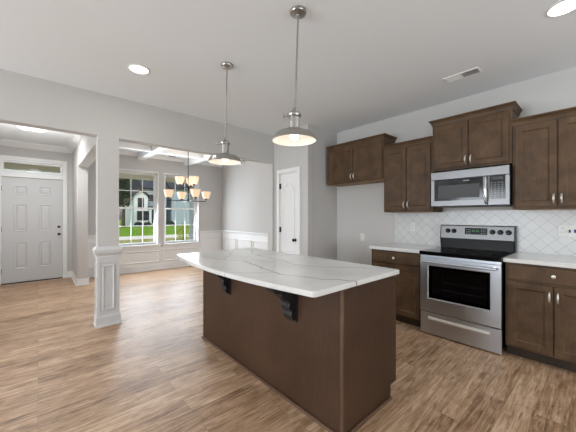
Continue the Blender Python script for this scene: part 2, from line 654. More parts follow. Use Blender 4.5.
# unseen rear walls with window openings added for the area lamps
m = MB()
m.box(XL, -3.95, YB - .12, YB, 0, H).box(-1.25, 0.25, YB - .12, YB, 0, H).box(2.95, XR + .12, YB - .12, YB, 0, H)
m.box(-3.95, -1.25, YB - .12, YB, 2.32, H).box(.25, 2.95, YB - .12, YB, 2.32, H).box(-3.95, -1.25, YB - .12, YB, 0, .15).box(.25, 2.95, YB - .12, YB, 0, .35)
struct(m.build('wall_back', 'wall'), 'rear wall behind the viewpoint')
m = MB()
m.box(XL - .12, XL, YB, .75, 0, H).box(XL - .12, XL, 3.85, YW, 0, H).box(XL - .12, XL, .75, 3.85, 0, .55).box(XL - .12, XL, .75, 3.85, 2.35, H)
struct(m.build('wall_left', 'wall'), 'left wall outside the view')


def baseboard(name, pts, inward, h=0.13, t=0.014, label=None):
    """straight run from pts[0] to pts[1]; inward = unit vector into the room"""
    (x0, y0), (x1, y1) = pts
    ix, iy = inward
    m = MB()
    def q(d0, d1, z0, z1):
        xs = sorted((x0 + ix * d0, x1 + ix * d1)) if ix else (x0, x1)
        ys = sorted((y0 + iy * d0, y1 + iy * d1)) if iy else (y0, y1)
        m.box(min(xs), max(xs), min(ys), max(ys), z0, z1)
    q(0, t, 0, h - .02)
    q(0, t * .6, h - .02, h)
    q(0, t + .012, 0, .018)
    return struct(m.build(name, 'white', bevel=0.002), label)


baseboard('baseboard_front', ((XL, YW), (-0.66, YW)), (0, -1))
baseboard('baseboard_front', ((3.118, YW), (XP, YW)), (0, -1), label='short white baseboard right of the dining opening')
baseboard('baseboard_front', ((3.118, YW2), (3.118, YW)), (-1, 0), label='white baseboard on the opening jamb')
baseboard('baseboard_pantry', ((XP, YP), (XP, 3.24)), (-1, 0), label='short white baseboard beside the pantry door')
baseboard('baseboard_pantry', ((XP - .014, YP), (XR, YP)), (0, -1), label='white baseboard on the pantry wall')
baseboard('baseboard_right', ((XR, 2.03), (XR, YP)), (-1, 0), label='white baseboard in the fridge space')
baseboard('baseboard_foyer', ((0.46, YF), (0.55, YF)), (0, -1), label='short white baseboard right of the front door')
baseboard('baseboard_foyer', ((0.55, 6.5), (0.55, YF)), (-1, 0), label='white baseboard on the foyer side of the wall stub')
baseboard('baseboard_foyer', ((0.536, 6.5), (0.724, 6.5)), (0, -1), label='white baseboard wrapping the end of the wall stub')
baseboard('baseboard_foyer', ((0.71, 6.5), (0.71, YD)), (1, 0))
baseboard('baseboard_foyer', ((-0.70, YW2), (-0.70, YF)), (1, 0))
baseboard('baseboard_dining', ((0.71, YD), (3.9, YD)), (0, -1), 0.15, 0.018, label='tall white baseboard under the dining windows')
baseboard('baseboard_dining', ((3.9, YW2), (3.9, YD)), (-1, 0), 0.15, 0.018, label='tall white baseboard on the dining room right wall')

# ------------------------------------------------------------------ wainscot
def frame_moulding(m, x0, x1, z0, z1):
    m.rings(x0, x1, z0, z1, [(0, 0), (0, -.016), (.006, -.020), (.016, -.016), (.022, -.006), (.026, 0)], cap=False, back=False)


def wainscot(name, loc, rz, length, panels, railspans, label, zt=0.86):
    r = semp(name, loc, rz, label)
    m = MB().box(0, length, -.006, 0, 0, zt)
    m.build('backing_board', 'white', r)
    for p in panels:
        q = MB()
        frame_moulding(q, *p)
        o = q.build('panel_moulding', 'white', r, loc=(0, -.006, 0))
    for a, b in railspans:
        q = MB()
        q.prism([(0, zt - .03), (-.014, zt - .03), (-.018, zt - .005), (-.034, zt + .01), (-.036, zt + .035), (0, zt + .04)], 'x', a, b)
        q.build('chair_rail', 'white', r)
    return r


# front wall: low panels under the windows, taller ones beside them. local x -> world x
wainscot('trim_1', (0.71, YD, 0), 0, W1[0] - .04 - .71, [(.06, .50, .20, .705)], [(0, W1[0] - .05 - .71)], 'white wainscot left of the dining windows')
wainscot('trim_2', (W1[0] - .04, YD, 0), 0, W2[1] - W1[0] + .08, [(.045, .955, .20, .47), (1.02, 1.93, .20, .47)], [], 'white wainscot panels below the dining windows', zt=.55)
wainscot('trim_3', (W2[1] + .04, YD, 0), 0, 3.9 - W2[1] - .04, [(.06, .60, .20, .705)], [(0.005, 3.9 - W2[1] - .04)], 'white wainscot right of the dining windows')
# right wall: faces -x ; local x -> -y
wainscot('trim_4', (3.9, YD - .037, 0), -PI / 2, YD - .037 - YW2, [(.05, .70, .20, .705), (.78, 1.45, .20, .705), (1.52, 2.19, .20, .705), (2.26, 2.93, .20, .705)], [(0, YD - YW2 - .037)], 'white wainscot along the dining room right wall')

# crown in foyer
m = MB()
m.prism([(YF, H - .11), (YF - .012, H - .11), (YF - .022, H - .095), (YF - .075, H - .03), (YF - .085, H), (YF, H)], 'x', -0.70, 0.55)
struct(m.build('trim_5', 'white'), 'white crown moulding above the front door')
m = MB()
m.prism([(0.55, H - .11), (0.55 - .012, H - .11), (0.55 - .022, H - .095), (0.55 - .075, H - .03), (0.55 - .085, H), (0.55, H)], 'y', YW2, YF)
struct(m.build('trim_6', 'white'), 'white crown moulding along the foyer header')

# coffered beams in dining room
ZB = 2.61
n = 7
for (x0, x1, y0, y1, lb) in ((1.72, 1.87, YW2, YD, 'first long white coffer beam from the foyer side'), (2.81, 2.96, YW2, YD, 'second long white coffer beam above the chandelier side'),
                             (0.71, 1.72, 6.08, 6.22, 'left far cross beam of the coffered ceiling'), (1.87, 2.81, 6.08, 6.22, 'middle far cross beam of the coffered ceiling'),
                             (2.96, 3.9, 6.08, 6.22, 'right far cross beam of the coffered ceiling'), (0.71, 1.72, 5.02, 5.16, 'left near cross beam'), (1.87, 2.81, 5.02, 5.16, 'middle near cross beam'), (2.96, 3.9, 5.02, 5.16, 'right near cross beam')):
    struct(MB().box(x0, x1, y0, y1, ZB, H).build('trim_%d' % n, 'bright', bevel=0.004), lb)
    n += 1
struct(MB().prism([(YD, H - .06), (YD - .012, H - .06), (YD - .05, H), (YD, H)], 'x', .71, 3.9).build('trim_%d' % n, 'bright'), 'small crown at the top of the dining front wall')

# ------------------------------------------------------------------ windows
def window(name, x0, x1, label):
    z0, z1 = WZ
    r = semp(name, (x0, YD, 0), 0, label)
    w = x1 - x0
    # jamb liner and frame
    f = MB()
    f.box(0, .012, -.012, .16, z0, z1).box(w - .012, w, -.012, .16, z0, z1).box(.012, w - .012, -.012, .16, z1 - .012, z1)
    f.box(-.014, 0, -.008, 0, z0 - .0, z1 + .014).box(w, w + .014, -.008, 0, z0, z1 + .014).box(0, w, -.008, 0, z1, z1 + .014)
    f.box(.012, .032, .09, .16, z0, z1 - .012).box(w - .032, w - .012, .09, .16, z0, z1 - .012).box(.032, w - .032, .09, .16, z1 - .035, z1 - .012)
    f.build('window_frame', 'white', r, bevel=0.002)
    MB().box(-.05, w + .05, -.045, .10, z0 - .03, z0).box(-.045, w + .045, -.016, 0, z0 - .085, z0 - .03).build('window_sill', 'white', r, bevel=0.003)
    zm = (z0 + z1) / 2 - .0
    for nm, a, b, y in (('lower_sash', z0, zm + .02, .10), ('upper_sash', zm - .02, z1 - .035, .13)):
        s = MB()
        t = .032
        s.box(.032, .032 + t, y, y + .03, a, b).box(w - .032 - t, w - .032, y, y + .03, a, b)
        s.box(.032 + t, w - .032 - t, y, y + .03, a, a + .045 if nm == 'lower_sash' else a + .035).box(.032 + t, w - .032 - t, y, y + .03, b - .035, b)
        so = s.build(nm, 'white', r)
        gx0, gx1 = .032 + t, w - .032 - t
        gz0, gz1 = a + .04, b - .035
        mu = MB()
        for k in (1, 2):
            xx = gx0 + (gx1 - gx0) * k / 3
            mu.box(xx - .009, xx + .009, y + .006, y + .024, gz0, gz1)
        zz = (gz0 + gz1) / 2
        for k in range(3):
            mu.box(gx0 + (gx1 - gx0) * k / 3 + (.009 if k else 0), gx0 + (gx1 - gx0) * (k + 1) / 3 - (.009 if k < 2 else 0), y + .006, y + .024, zz - .009, zz + .009)
        mu.build('muntins', 'white', so)
        MB().box(gx0, gx1, y + .013, y + .017, gz0, gz1).build('glass_pane', 'pane', so)
    return r


window('window_1', W1[0], W1[1], 'left dining window, white double hung with grid panes')
window('window_2', W2[0], W2[1], 'right dining window behind the chandelier, white double hung')
# assumed rear and side windows out of view, added around the fill lamps
for nm, x0, x1, z0, z1 in (('window_3', -3.95, -1.25, .15, 2.32), ('window_4', .25, 2.95, .35, 2.32)):
    r = semp(nm, (x0, YB - .12, 0), 0)
    w = x1 - x0
    f = MB()
    for a, b, c, d in ((0, .06, z0, z1), (w - .06, w, z0, z1), (.06, w - .06, z0, z0 + .06), (.06, w - .06, z1 - .06, z1), (w / 2 - .03, w / 2 + .03, z0 + .06, z1 - .06)):
        f.box(a, b, .02, .07, c, d)
    f.build('window_frame', 'white', r)
r = semp('window_5', (XL - .12, 3.85, 0), -PI / 2)  # assumed side window, positioned to suit the added lamp
f = MB()
for a, b, c, d in ((0, .06, .55, 2.35), (3.04, 3.1, .55, 2.35), (.06, 3.04, .55, .61), (.06, 3.04, 2.29, 2.35), (1.5, 1.56, .61, 2.29)):
    f.box(a, b, .02, .07, c, d)
f.build('window_frame', 'white', r)

# ------------------------------------------------------------------ front door
r = semp('door_1', (-0.52, YF, 0), 0, 'grey six-panel front door with transom above')
W = 0.905
c = MB()
c.box(-.075, -.0, -.018, .0, 0, 2.45).box(W + .0, W + .075, -.018, 0, 0, 2.45).box(-.0, W, -.018, 0, 2.40, 2.45)
c.box(-.035, -.0, -.0, .12, 0, 2.40).box(W, W + .035, .0, .12, 0, 2.40).box(0, W, 0, .12, 2.36, 2.40).box(0, W, -.008, .12, 2.055, 2.14)
c.build('door_frame', 'white', r, bevel=0.003)
slab = MB().box(.004, W - .004, .03, .075, .015, 2.05)
for px0, px1 in ((.17, .365), (.53, .725)):
    for z0, z1 in ((.27, .79), (1.00, 1.53), (1.72, 1.89)):
        slab.rings(px0, px1, z0, z1, [(0, .03), (.003, .018), (.012, .020), (.026, .0295), (.034, .0295), (.055, .020)], back=False)
so = slab.build('door_slab', 'doorpaint', r)
k = MB().lathe([(.026, 0), (.026, -.006), (.012, -.01), (.011, -.03), (.02, -.036), (.028, -.05), (.026, -.064), (.012, -.072)], (.847, .03, .925), 20, 'y')
k.build('door_handle', 'bronze', so, smooth=True)
MB().lathe([(.026, 0), (.026, -.012), (.02, -.018)], (.847, .03, 1.075), 20, 'y').build('deadbolt', 'bronze', so, smooth=True)
for zz in (.25, 1.05, 1.83):
    MB().box(-.003, .006, .012, .03, zz - .05, zz + .05).build('hinge', 'bronze', r)
MB().box(.0, W, .0, .10, 0, .014).build('threshold', 'threshold', r)
t = MB().rings(0, W, 2.14, 2.36, [(0, .075), (0, .035), (.032, .03), (.038, .05)], cap=False, back=False).build('transom_sash', 'white', r)
MB().box(.034, W - .034, .055, .059, 2.172, 2.33).build('glass_pane', 'pane', t)
MB().box(.038, W - .038, .04, .05, 2.19, 2.20).build('muntins', 'white', t)

# ------------------------------------------------------------------ pantry door (faces -x; local x -> -y)
r = semp('door_2', (XP, 3.765, 0), -PI / 2, 'narrow white arch-panel pantry door')
W = 0.46
c = MB()
c.box(-.06, 0, -.018, 0, 0, 2.10).box(W, W + .06, -.018, 0, 0, 2.10).box(0, W, -.018, 0, 2.035, 2.10)
c.box(0, .012, 0, .11, 0, 2.035).box(W - .012, W, 0, .11, 0, 2.035).box(.012, W - .012, 0, .11, 2.023, 2.035)
c.build('door_frame', 'white', r, bevel=0.004)
s = MB().box(.015, W - .015, .012, .047, .012, 2.02)
# lower panel, and an arched upper panel of grooves
s.rings(.09, W - .09, .12, .72, [(0, .012), (.003, .0), (.012, .002), (.024, .0115), (.03, .0115), (.045, .003)], back=False)
x0, x1, zb, zs, zp = .09, W - .09, .86, 1.72, 1.86
def archpoly(ins):
    pts = [(x0 + ins, zb + ins), (x1 - ins, zb + ins)]
    for i in range(13):
        u = i / 12
        x = (x1 - ins) + ((x0 + ins) - (x1 - ins)) * u
        z = zs - ins + (zp - zs) * math.sin(PI * u) ** 1.0
        pts.append((x, z))
    return pts
pr = [(0, .012), (.003, .0), (.013, .002), (.022, .0115)]
vs, fs = [], []
for ins, y in pr:
    vs += [(p[0], y, p[1]) for p in archpoly(ins)]
npt = len(archpoly(0))
for kk in range(len(pr) - 1):
    for i in range(npt):
        fs.append((kk * npt + i, kk * npt + (i + 1) % npt, (kk + 1) * npt + (i + 1) % npt, (kk + 1) * npt + i))
s.add(vs, fs)
for xx in (.16, .23, .30):
    s.box(xx - .003, xx + .003, .008, .012, zb + .03, zs + .02)
so = s.build('door_slab', 'white', r)
MB().lathe([(.026, 0), (.026, -.008), (.011, -.012), (.011, -.03), (.022, -.036), (.027, -.05), (.02, -.062)], (W - .065, .012, .905), 20, 'y').build('door_handle', 'bronze', so, smooth=True)
for zz in (.25, 1.065, 1.815):
    MB().box(.002, .03, -.006, .012, zz - .045, zz + .045).build('hinge', 'bronze', r)

# ------------------------------------------------------------------ column with panelled pedestal
r = thing('column', 'square grey column on a panelled white pedestal between the two openings', 'column', (0.6275, 3.99, 0))
MB().box(-.1075, .1075, -.07, .07, .93, HD).build('shaft', 'wall', r)
p = MB().box(-.1125, .1125, -.075, .075, .0, .80)
p.rings(-.062, .062, .19, .72, [(0, -.075), (.0, -.086), (.012, -.088), (.018, -.078), (.02, -.078)], back=False)
for x0, x1 in ((-.1125, -.085), (.085, .1125)):
    p.box(x0, x1, -.082, -.075, .13, .80)
p.box(-.085, .085, -.082, -.075, .745, .80).box(-.085, .085, -.082, -.075, .13, .17)
p.box(-.1185, -.1125, -.08, -.045, .13, .76).box(-.1185, -.1125, .045, .08, .13, .76).box(-.1185, -.1125, -.045, .045, .72, .76).box(-.1185, -.1125, -.045, .045, .13, .18)
p.build('pedestal', 'doorpaint', r, bevel=0.0015)
cp = MB()
prof = [(.0, .785), (.012, .80), (.012, .835), (.03, .865), (.036, .90), (.02, .925), (.0, .94)]
def sqsweep(mb, hx, hy, prof):
    vs = []
    for o_, z in prof:
        vs += [(-hx - o_, -hy - o_, z), (hx + o_, -hy - o_, z), (hx + o_, hy + o_, z), (-hx - o_, hy + o_, z)]
    fs = []
    for k_ in range(len(prof) - 1):
        fs += [(4 * k_ + i, 4 * k_ + (i + 1) % 4, 4 * k_ + 4 + (i + 1) % 4, 4 * k_ + 4 + i) for i in range(4)]
    fs += [(3, 2, 1, 0), tuple(range(4 * len(prof) - 4, 4 * len(prof)))]
    mb.add(vs, fs)
sqsweep(cp, .1095, .072, prof)
cp.build('cap', 'doorpaint', r, bevel=0.002)
b = MB()
sqsweep(b, .1185, .082, [(.014, 0), (.014, .02), (.006, .026), (.006, .11), (0, .13)])
b.build('base_moulding', 'doorpaint', r, bevel=0.0015)

# ------------------------------------------------------------------ cabinets (local x -> -y world, local y -> +x world, front faces local -y)
def pull(mb, x, z, y0, vertical=True, L=.085):
    pts = []
    for i in range(9):
        u = i / 8
        d = -.026 * math.sin(PI * u) ** .6
        pts.append((x, y0 + d, z - L / 2 + L * u) if vertical else (x - L / 2 + L * u, y0 + d, z))
    mb.tube(pts, [.006, .0075, .008, .0085, .009, .0085, .008, .0075, .006], 8)


def cab_door(parent, x0, x1, z0, z1, y, hx=None, hz=None, fr=.05, t=.019, m_='cab'):
    d = MB().rings(x0, x1, z0, z1, [(0, y), (0, y - t + .003), (.003, y - t), (fr, y - t), (fr + .004, y - t + .002), (fr + .012, y - t + .007), (fr + .016, y - t + .008)])
    o = d.build('door', m_, parent)
    if hx is not None:
        q = MB()
        pull(q, hx, hz, y - t)
        q.build('handle', 'nickel', o, smooth=True)
    return o


def crown(mb, w, d, z, h=.065, out=.045, left=True, right=True):
    """stepped crown sweep round front and the two ends"""
    prof = [(0, z), (.006, z), (.010, z + h * .3), (out * .55, z + h * .6), (out * .9, z + h * .78), (out, z + h * .82), (out, z + h), (0, z + h)]
    vs = []
    for o_, zz in prof:
        l = -o_ if left else 0
        rr = w + o_ if right else w
        vs += [(l, d, zz), (l, -o_, zz), (rr, -o_, zz), (rr, d, zz)]
    n_ = len(prof)
    fs = []
    for k_ in range(n_):
        a, b_ = 4 * k_, 4 * ((k_ + 1) % n_)
        fs += [(a + i, a + i + 1, b_ + i + 1, b_ + i) for i in range(3)]
    fs += [tuple(4 * k_ for k_ in range(n_)), tuple(4 * k_ + 3 for k_ in range(n_))]
    mb.add(vs, fs)


def wall_cabinet(label, y_left, y_right, z0, z1, xf, crown_top, ends=(True, True), raw=False):
    w = y_left - y_right
    d = XR - xf
    r = thing('wall_cabinet', label, 'cabinet', (xf, y_left, z0), -PI / 2)
    h = z1 - z0
    b = MB().box(0, w, 0, d, 0, h)
    b.build('body', 'cab', r, bevel=0.0015)
    mid = w / 2
    cab_door(r, .022, mid - .004, .022, h - .02, 0, mid - .026, .095)
    cab_door(r, mid + .004, w - .022, .022, h - .02, 0, mid + .026, .095)
    c_ = MB()
    crown(c_, w, d, h, crown_top - z1, .034, *ends)
    c_.build('crown_moulding', 'cab', r)
    if raw:
        MB().box(.02, w - .02, .02, d - .01, -.004, 0).build('bottom_panel', 'rawwood', r)
    return r


XU = 3.56
wall_cabinet('shallow two-door brown wall cabinet high over the empty fridge space', 3.015, 2.015, 1.805, 2.375, XU, 2.43, (False, True), True)
wall_cabinet('tall two-door brown wall cabinet between the fridge space and the microwave', 2.013, 1.372, 1.352, 2.205, XU, 2.262, (False, False), True)
wall_cabinet('two-door brown wall cabinet directly above the microwave, with stepped crown', 1.37, .612, 1.83, 2.372, XU - .012, 2.437, (True, True))
wall_cabinet('tall two-door brown wall cabinet right of the microwave, cut by the photo edge', .61, -.05, 1.366, 2.20, XU, 2.262, (False, False), True)


def base_cabinet(label, y_left, y_right):
    w = y_left - y_right
    xf = 3.26
    r = thing('base_cabinet', label, 'cabinet', (xf, y_left, 0), -PI / 2)
    d = XR - xf - .015
    MB().box(0, w, 0, d, .10, .875).build('body', 'cab', r, bevel=0.0015)
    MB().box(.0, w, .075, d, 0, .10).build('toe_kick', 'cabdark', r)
    mid = w / 2
    dr = MB().rings(.02, w - .02, .725, .855, [(0, 0), (0, -.016), (.003, -.019)]).build('drawer', 'cab', r)
    q = MB().lathe([(.006, 0), (.006, -.012), (.014, -.018), (.0155, -.026), (.010, -.030)], (mid, -.019, .79), 16, 'y')
    q.build('knob', 'nickel', dr, smooth=True)
    cab_door(r, .02, mid - .004, .12, .70, 0, mid - .026, .61)
    cab_door(r, mid + .004, w - .02, .12, .70, 0, mid + .026, .61)
    return r


base_cabinet('brown base cabinet left of the range, partly behind the island', 2.02, 1.372)
base_cabinet('brown base cabinet right of the range, cut by the photo edge', .61, -.05)


def countertop(label, y0, y1):
    o = MB().box(3.222, XR, y0, y1, .875, .912).build('countertop', 'counter', bevel=0.005)
    return tag(o, label, 'countertop')


countertop('white quartz counter on the base cabinet left of the range', 1.371, 2.035)
countertop('white quartz counter on the base cabinet right of the range', -.06, .6235)
o = MB().box(XR - .008, XR, -.06, 2.014, .9125, 1.365).build('tile_backsplash', 'tile')
tag(o, 'white backsplash of diagonal square tiles behind the range and counters', 'backsplash')
struct(o)

# ------------------------------------------------------------------ range
r = thing('electric_range', 'stainless steel electric range with black glass cooktop between the counters', 'range', (3.2, 1.3665, 0), -PI / 2)
w = .739
b = MB()
b.box(.004, .03, .032, .64, .06, .872).box(w - .03, w - .004, .032, .64, .06, .872).box(.03, w - .03, .55, .64, .06, .872)
b.box(.03, w - .03, .032, .55, .06, .30).box(.03, w - .03, .032, .55, .80, .872)
b.build('body', 'black', r)
MB().box(.031, .034, .033, .548, .30, .80).box(w - .034, w - .031, .033, .548, .30, .80).box(.034, w - .034, .545, .549, .30, .80).box(.034, w - .034, .033, .545, .30, .303).box(.034, w - .034, .033, .545, .797, .80).build('oven_cavity', 'cavity', r)
lg = MB()
for x in (.05, w - .05):
    for y in (.08, .58):
        lg = MB().lathe([(.018, 0), (.018, .02), (.01, .03), (.01, .06)], (x, y, 0), 12)
        lg.v = [(a_, b_, c_ * .99) for a_, b_, c_ in lg.v]
        lg.build('foot', 'black', r)
dr = MB().rings(.002, w - .002, .013, .244, [(0, .031), (0, .004), (.004, 0)]).build('drawer', 'steel', r, bevel=0.0)
q = MB().prism([(0, .166), (-.018, .170), (-.024, .184), (-.018, .198), (0, .202)], 'x', .09, .65)
q.build('handle', 'nickel', dr, bevel=0.001)
d = MB()
x0, x1, z0, z1 = .002, w - .002, .256, .842
wx0, wx1, wz0, wz1 = .088, .651, .405, .758
# door frame with a hole for its window; the hole is beveled inwards
vs = []
for (a, c_, y) in (((x0, x1), (z0, z1), .031), ((x0, x1), (z0, z1), -.006), ((wx0 - .008, wx1 + .008), (wz0 - .008, wz1 + .008), -.006), ((wx0, wx1), (wz0, wz1), .0), ((wx0, wx1), (wz0, wz1), .031)):
    vs += [(a[0], y, c_[0]), (a[1], y, c_[0]), (a[1], y, c_[1]), (a[0], y, c_[1])]
fs = []
for k_ in range(5):
    A, B = 4 * k_, 4 * ((k_ + 1) % 5)
    fs += [(A + i, A + (i + 1) % 4, B + (i + 1) % 4, B + i) for i in range(4)]
d.add(vs, fs)
do = d.build('oven_door', 'steel', r)
MB().box(wx0, wx1, .004, .008, wz0, wz1).build('window', 'ovenglass', do)
fb = MB().rings(wx0, wx1, wz0, wz1, [(0, .009), (.03, .009), (.03, .03)], cap=False, back=False).build('window_border', 'blackglass', do)
for zz in (.50, .58, .67):
    q = MB()
    q.tube([(.06, .06, zz), (w - .06, .06, zz)], .003, 6)
    for i in range(14):
        xx = .08 + i * (w - .16) / 13
        q.tube([(xx, .06, zz), (xx, .5, zz)], .0016, 5)
    q.build('oven_rack', 'chrome', r)
q = MB()
q.tube([(.03, -.055, .805), (.10, -.058, .806), (w / 2, -.06, .806), (w - .10, -.058, .806), (w - .03, -.055, .805)], .013, 12)
for x in (.05, w - .05):
    q.box(x - .012, x + .012, -.055, -.004, .795, .817)
q.build('handle', 'steel', do, smooth=True)
MB().box(.002, w - .002, .0, .04, .846, .872).build('vent_trim', 'steel', r)
ct = MB().box(-.003, w + .003, -.022, .60, .873, .915).build('cooktop', 'blackglass', r, bevel=0.004)
for (x, y, rr) in ((.2, .14, .105), (.54, .15, .085), (.19, .42, .075), (.54, .43, .105)):
    MB().lathe([(rr - .003, .9152), (rr, .9152), (rr, .9157), (rr - .003, .9157)], (x, y, 0), 40, closed=True).build('burner_ring', 'slot', ct)
bgd = MB().prism([(.575, .915), (.595, 1.03), (.665, 1.03), (.665, .875), (.60, .875), (.60, .915)], 'x', .01, w - .01).build('backguard_base', 'knob', r)
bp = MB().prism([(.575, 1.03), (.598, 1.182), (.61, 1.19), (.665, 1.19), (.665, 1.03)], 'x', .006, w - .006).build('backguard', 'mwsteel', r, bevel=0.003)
for a_, b_ in ((-.001, .006), (w - .006, w + .001)):
    MB().prism([(.665, .875), (.60, .91), (.573, 1.028), (.596, 1.19), (.665, 1.195)], 'x', a_, b_).build('side_cap', 'black', r)
fy = lambda z: .575 + (z - 1.03) * .023 / .152
MB().prism([(fy(1.085) - .003, 1.085), (fy(1.16) - .003, 1.16), (fy(1.16) + .004, 1.16), (fy(1.085) + .004, 1.085)], 'x', .27, .492).build('display', 'blackglass', bp)
q = MB()
for x in (.345, .362, .384, .401):
    for z in (1.118, 1.136):
        q.box(x, x + .010, fy(z) - .0045, fy(z) - .003, z, z + .003)
    q.box(x, x + .0025, fy(1.125) - .0045, fy(1.125) - .003, 1.118, 1.139)
q.build('display_digits', 'green', bp)
q = MB()
for i in range(3):
    for j in range(3):
        q.box(.285 + i * .017, .295 + i * .017, fy(1.1 + j * .02) - .0045, fy(1.1 + j * .02) - .003, 1.098 + j * .02, 1.102 + j * .02)
q.build('display_keys', 'key', bp)
for x in (.086, .153, .541, .612, .685):
    k_ = MB().lathe([(.027, 0), (.027, -.006), (.021, -.009), (.019, -.028), (.016, -.031)], (x, fy(1.12), 1.12), 20, 'y')
    k_.box(x - .004, x + .004, fy(1.12) - .036, fy(1.12) - .028, 1.104, 1.136)
    k_.build('knob', 'knob', bp, smooth=True)

q = MB()
for i in range(3):
    for j in range(3):
        q.box(.43 + i * .018, .44 + i * .018, fy(1.1 + j * .02) - .0045, fy(1.1 + j * .02) - .003, 1.098 + j * .02, 1.102 + j * .02)
q.build('display_keys', 'key', bp)

# ------------------------------------------------------------------ microwave
r = thing('microwave', 'stainless steel over-the-range microwave below the middle wall cabinet', 'microwave', (3.45, 1.352, 1.412), -PI / 2)
w, h = .738, .392
MB().box(.003, w - .003, .03, XR - 3.45 - .009, .0, h).build('body', 'black', r)
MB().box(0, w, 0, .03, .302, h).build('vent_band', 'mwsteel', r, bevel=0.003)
q = MB()
for i in range(26):
    q.box(.05 + i * .024, .062 + i * .024, -.0006, .001, .384, .388)
q.build('vent_slots', 'slot', r)
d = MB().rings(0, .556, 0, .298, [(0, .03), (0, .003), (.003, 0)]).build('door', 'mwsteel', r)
MB().box(.04, .520, -.003, .0, .06, .296).build('door_glass', 'blackglass', d, bevel=0.001)
MB().box(.083, .488, -.0042, -.003, .087, .232).build('window_mesh', 'slot', d)
MB().box(.335, .395, -.0042, -.003, .268, .276).build('badge', 'key', d)
q = MB()
q.tube([(.548, -.002, .02), (.548, -.035, .035), (.548, -.047, .09), (.548, -.05, .16), (.548, -.047, .23), (.548, -.035, .285), (.548, -.002, .30)], [.011, .012, .0125, .0125, .0125, .012, .011], 10)
q.build('handle', 'chrome', d, smooth=True)
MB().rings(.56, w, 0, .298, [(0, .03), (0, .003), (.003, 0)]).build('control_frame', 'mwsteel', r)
cpn = MB().box(.574, .706, -.003, 0, .062, .298).build('control_panel', 'blackglass', r)
q = MB()
for i in range(4):
    for j in range(8):
        q.box(.586 + i * .029, .600 + i * .029, -.0038, -.003, .076 + j * .021, .080 + j * .021)
q.build('keypad', 'key', cpn)
MB().box(.592, .688, -.0038, -.003, .258, .284).build('display', 'slot', cpn)
MB().box(.04, .70, .06, .36, -.008, 0).build('underside_filter', 'slot', r)

# ------------------------------------------------------------------ island
IX0, IX1, IY0, IY1 = 1.32, 1.955, 1.01, 2.84
ZT0, ZT1 = .878, .910
r = thing('kitchen_island', 'dark brown wood kitchen island with flat veneer sides in the foreground', 'island', (IX0, IY0, 0))
lx, ly = IX1 - IX0, IY1 - IY0
b = MB()
b.prism([(0, 0), (lx - .085, 0), (lx - .085, .095), (lx - .02, .095), (lx - .02, ZT0), (0, ZT0)], 'y', .018, ly - .018)
b.build('body', 'island', r)
e = MB().prism([(0, 0), (lx - .078, 0), (lx - .078, .10), (lx, .10), (lx, ZT0), (0, ZT0)], 'y', 0, .018)
e.build('end_panel', 'island', r, bevel=0.001)
e = MB().prism([(0, 0), (lx - .078, 0), (lx - .078, .10), (lx, .10), (lx, ZT0), (0, ZT0)], 'y', ly - .018, ly)
e.build('end_panel', 'island', r, bevel=0.001)
MB().box(-.006, .012, -.006, .012, .022, ZT0).build('corner_trim', 'islandtrim', r, bevel=0.002)
MB().box(-.004, .010, ly - .012, ly + .004, .022, ZT0).build('corner_trim', 'islandtrim', r, bevel=0.002)
q = MB()
q.box(-.016, 0, -.016, ly + .016, 0, .020).box(0, lx - .078, -.016, 0, 0, .020).box(0, lx - .078, ly, ly + .016, 0, .02)
q.build('base_moulding', 'islandtrim', r, bevel=0.006)
cor = [(0, 0), (-.235, 0), (-.235, -.022), (-.225, -.03), (-.222, -.045), (-.205, -.05), (-.19, -.075), (-.165, -.082), (-.15, -.078), (-.135, -.088),
       (-.125, -.115), (-.10, -.135), (-.078, -.145), (-.07, -.165), (-.078, -.185), (-.07, -.205), (-.055, -.21), (-.05, -.225), (-.055, -.245), (-.048, -.27), (-.03, -.285), (0, -.29)]
for yy in (1.39 - IY0, 2.275 - IY0):
    q = MB().prism([(p_[0], ZT0 - .0 + p_[1]) for p_ in cor], 'y', yy, yy + .085)
    o = q.build('corbel', 'corbel', r, bevel=0.004)
    o['label'] = 'black scroll bracket under the overhang'
    MB().box(-.245, 0, yy - .008, yy + .093, ZT0 - .012, ZT0).build('top_plate', 'corbel', o, bevel=0.002)
    MB().box(-.012, 0, yy - .006, yy + .091, ZT0 - .30, ZT0 - .012).build('back_plate', 'corbel', o, bevel=0.002)

pts = []
def rc(cx, cy, rr, a0, a1, n_=6):
    return [(cx + rr * math.cos(a0 + (a1 - a0) * i / n_), cy + rr * math.sin(a0 + (a1 - a0) * i / n_)) for i in range(n_ + 1)]
YN, YFAR, XB = .985, 2.895, 1.972
pts += rc(XB - .02, YN + .02, .02, -PI / 2, 0)
pts += rc(XB - .02, YFAR - .02, .02, 0, PI / 2)
pts += rc(1.052 + .015, YFAR - .015, .015, PI / 2, PI * .97, 4)
for i in range(1, 20):
    u = i / 20
    y = YFAR - .03 + (YN + .045 - YFAR + .03) * u
    pts.append((1.052 - .095 * math.sin(PI * u) ** .9, y))
pts += rc(1.052 + .03, YN + .03, .03, PI * 1.03, PI * 1.5, 5)
o = MB().prism(pts, 'z', ZT0, ZT1).build('island_countertop', 'quartz', bevel=0.006)
tag(o, 'white grey-veined quartz slab with a bowed overhang on top of the island', 'countertop')

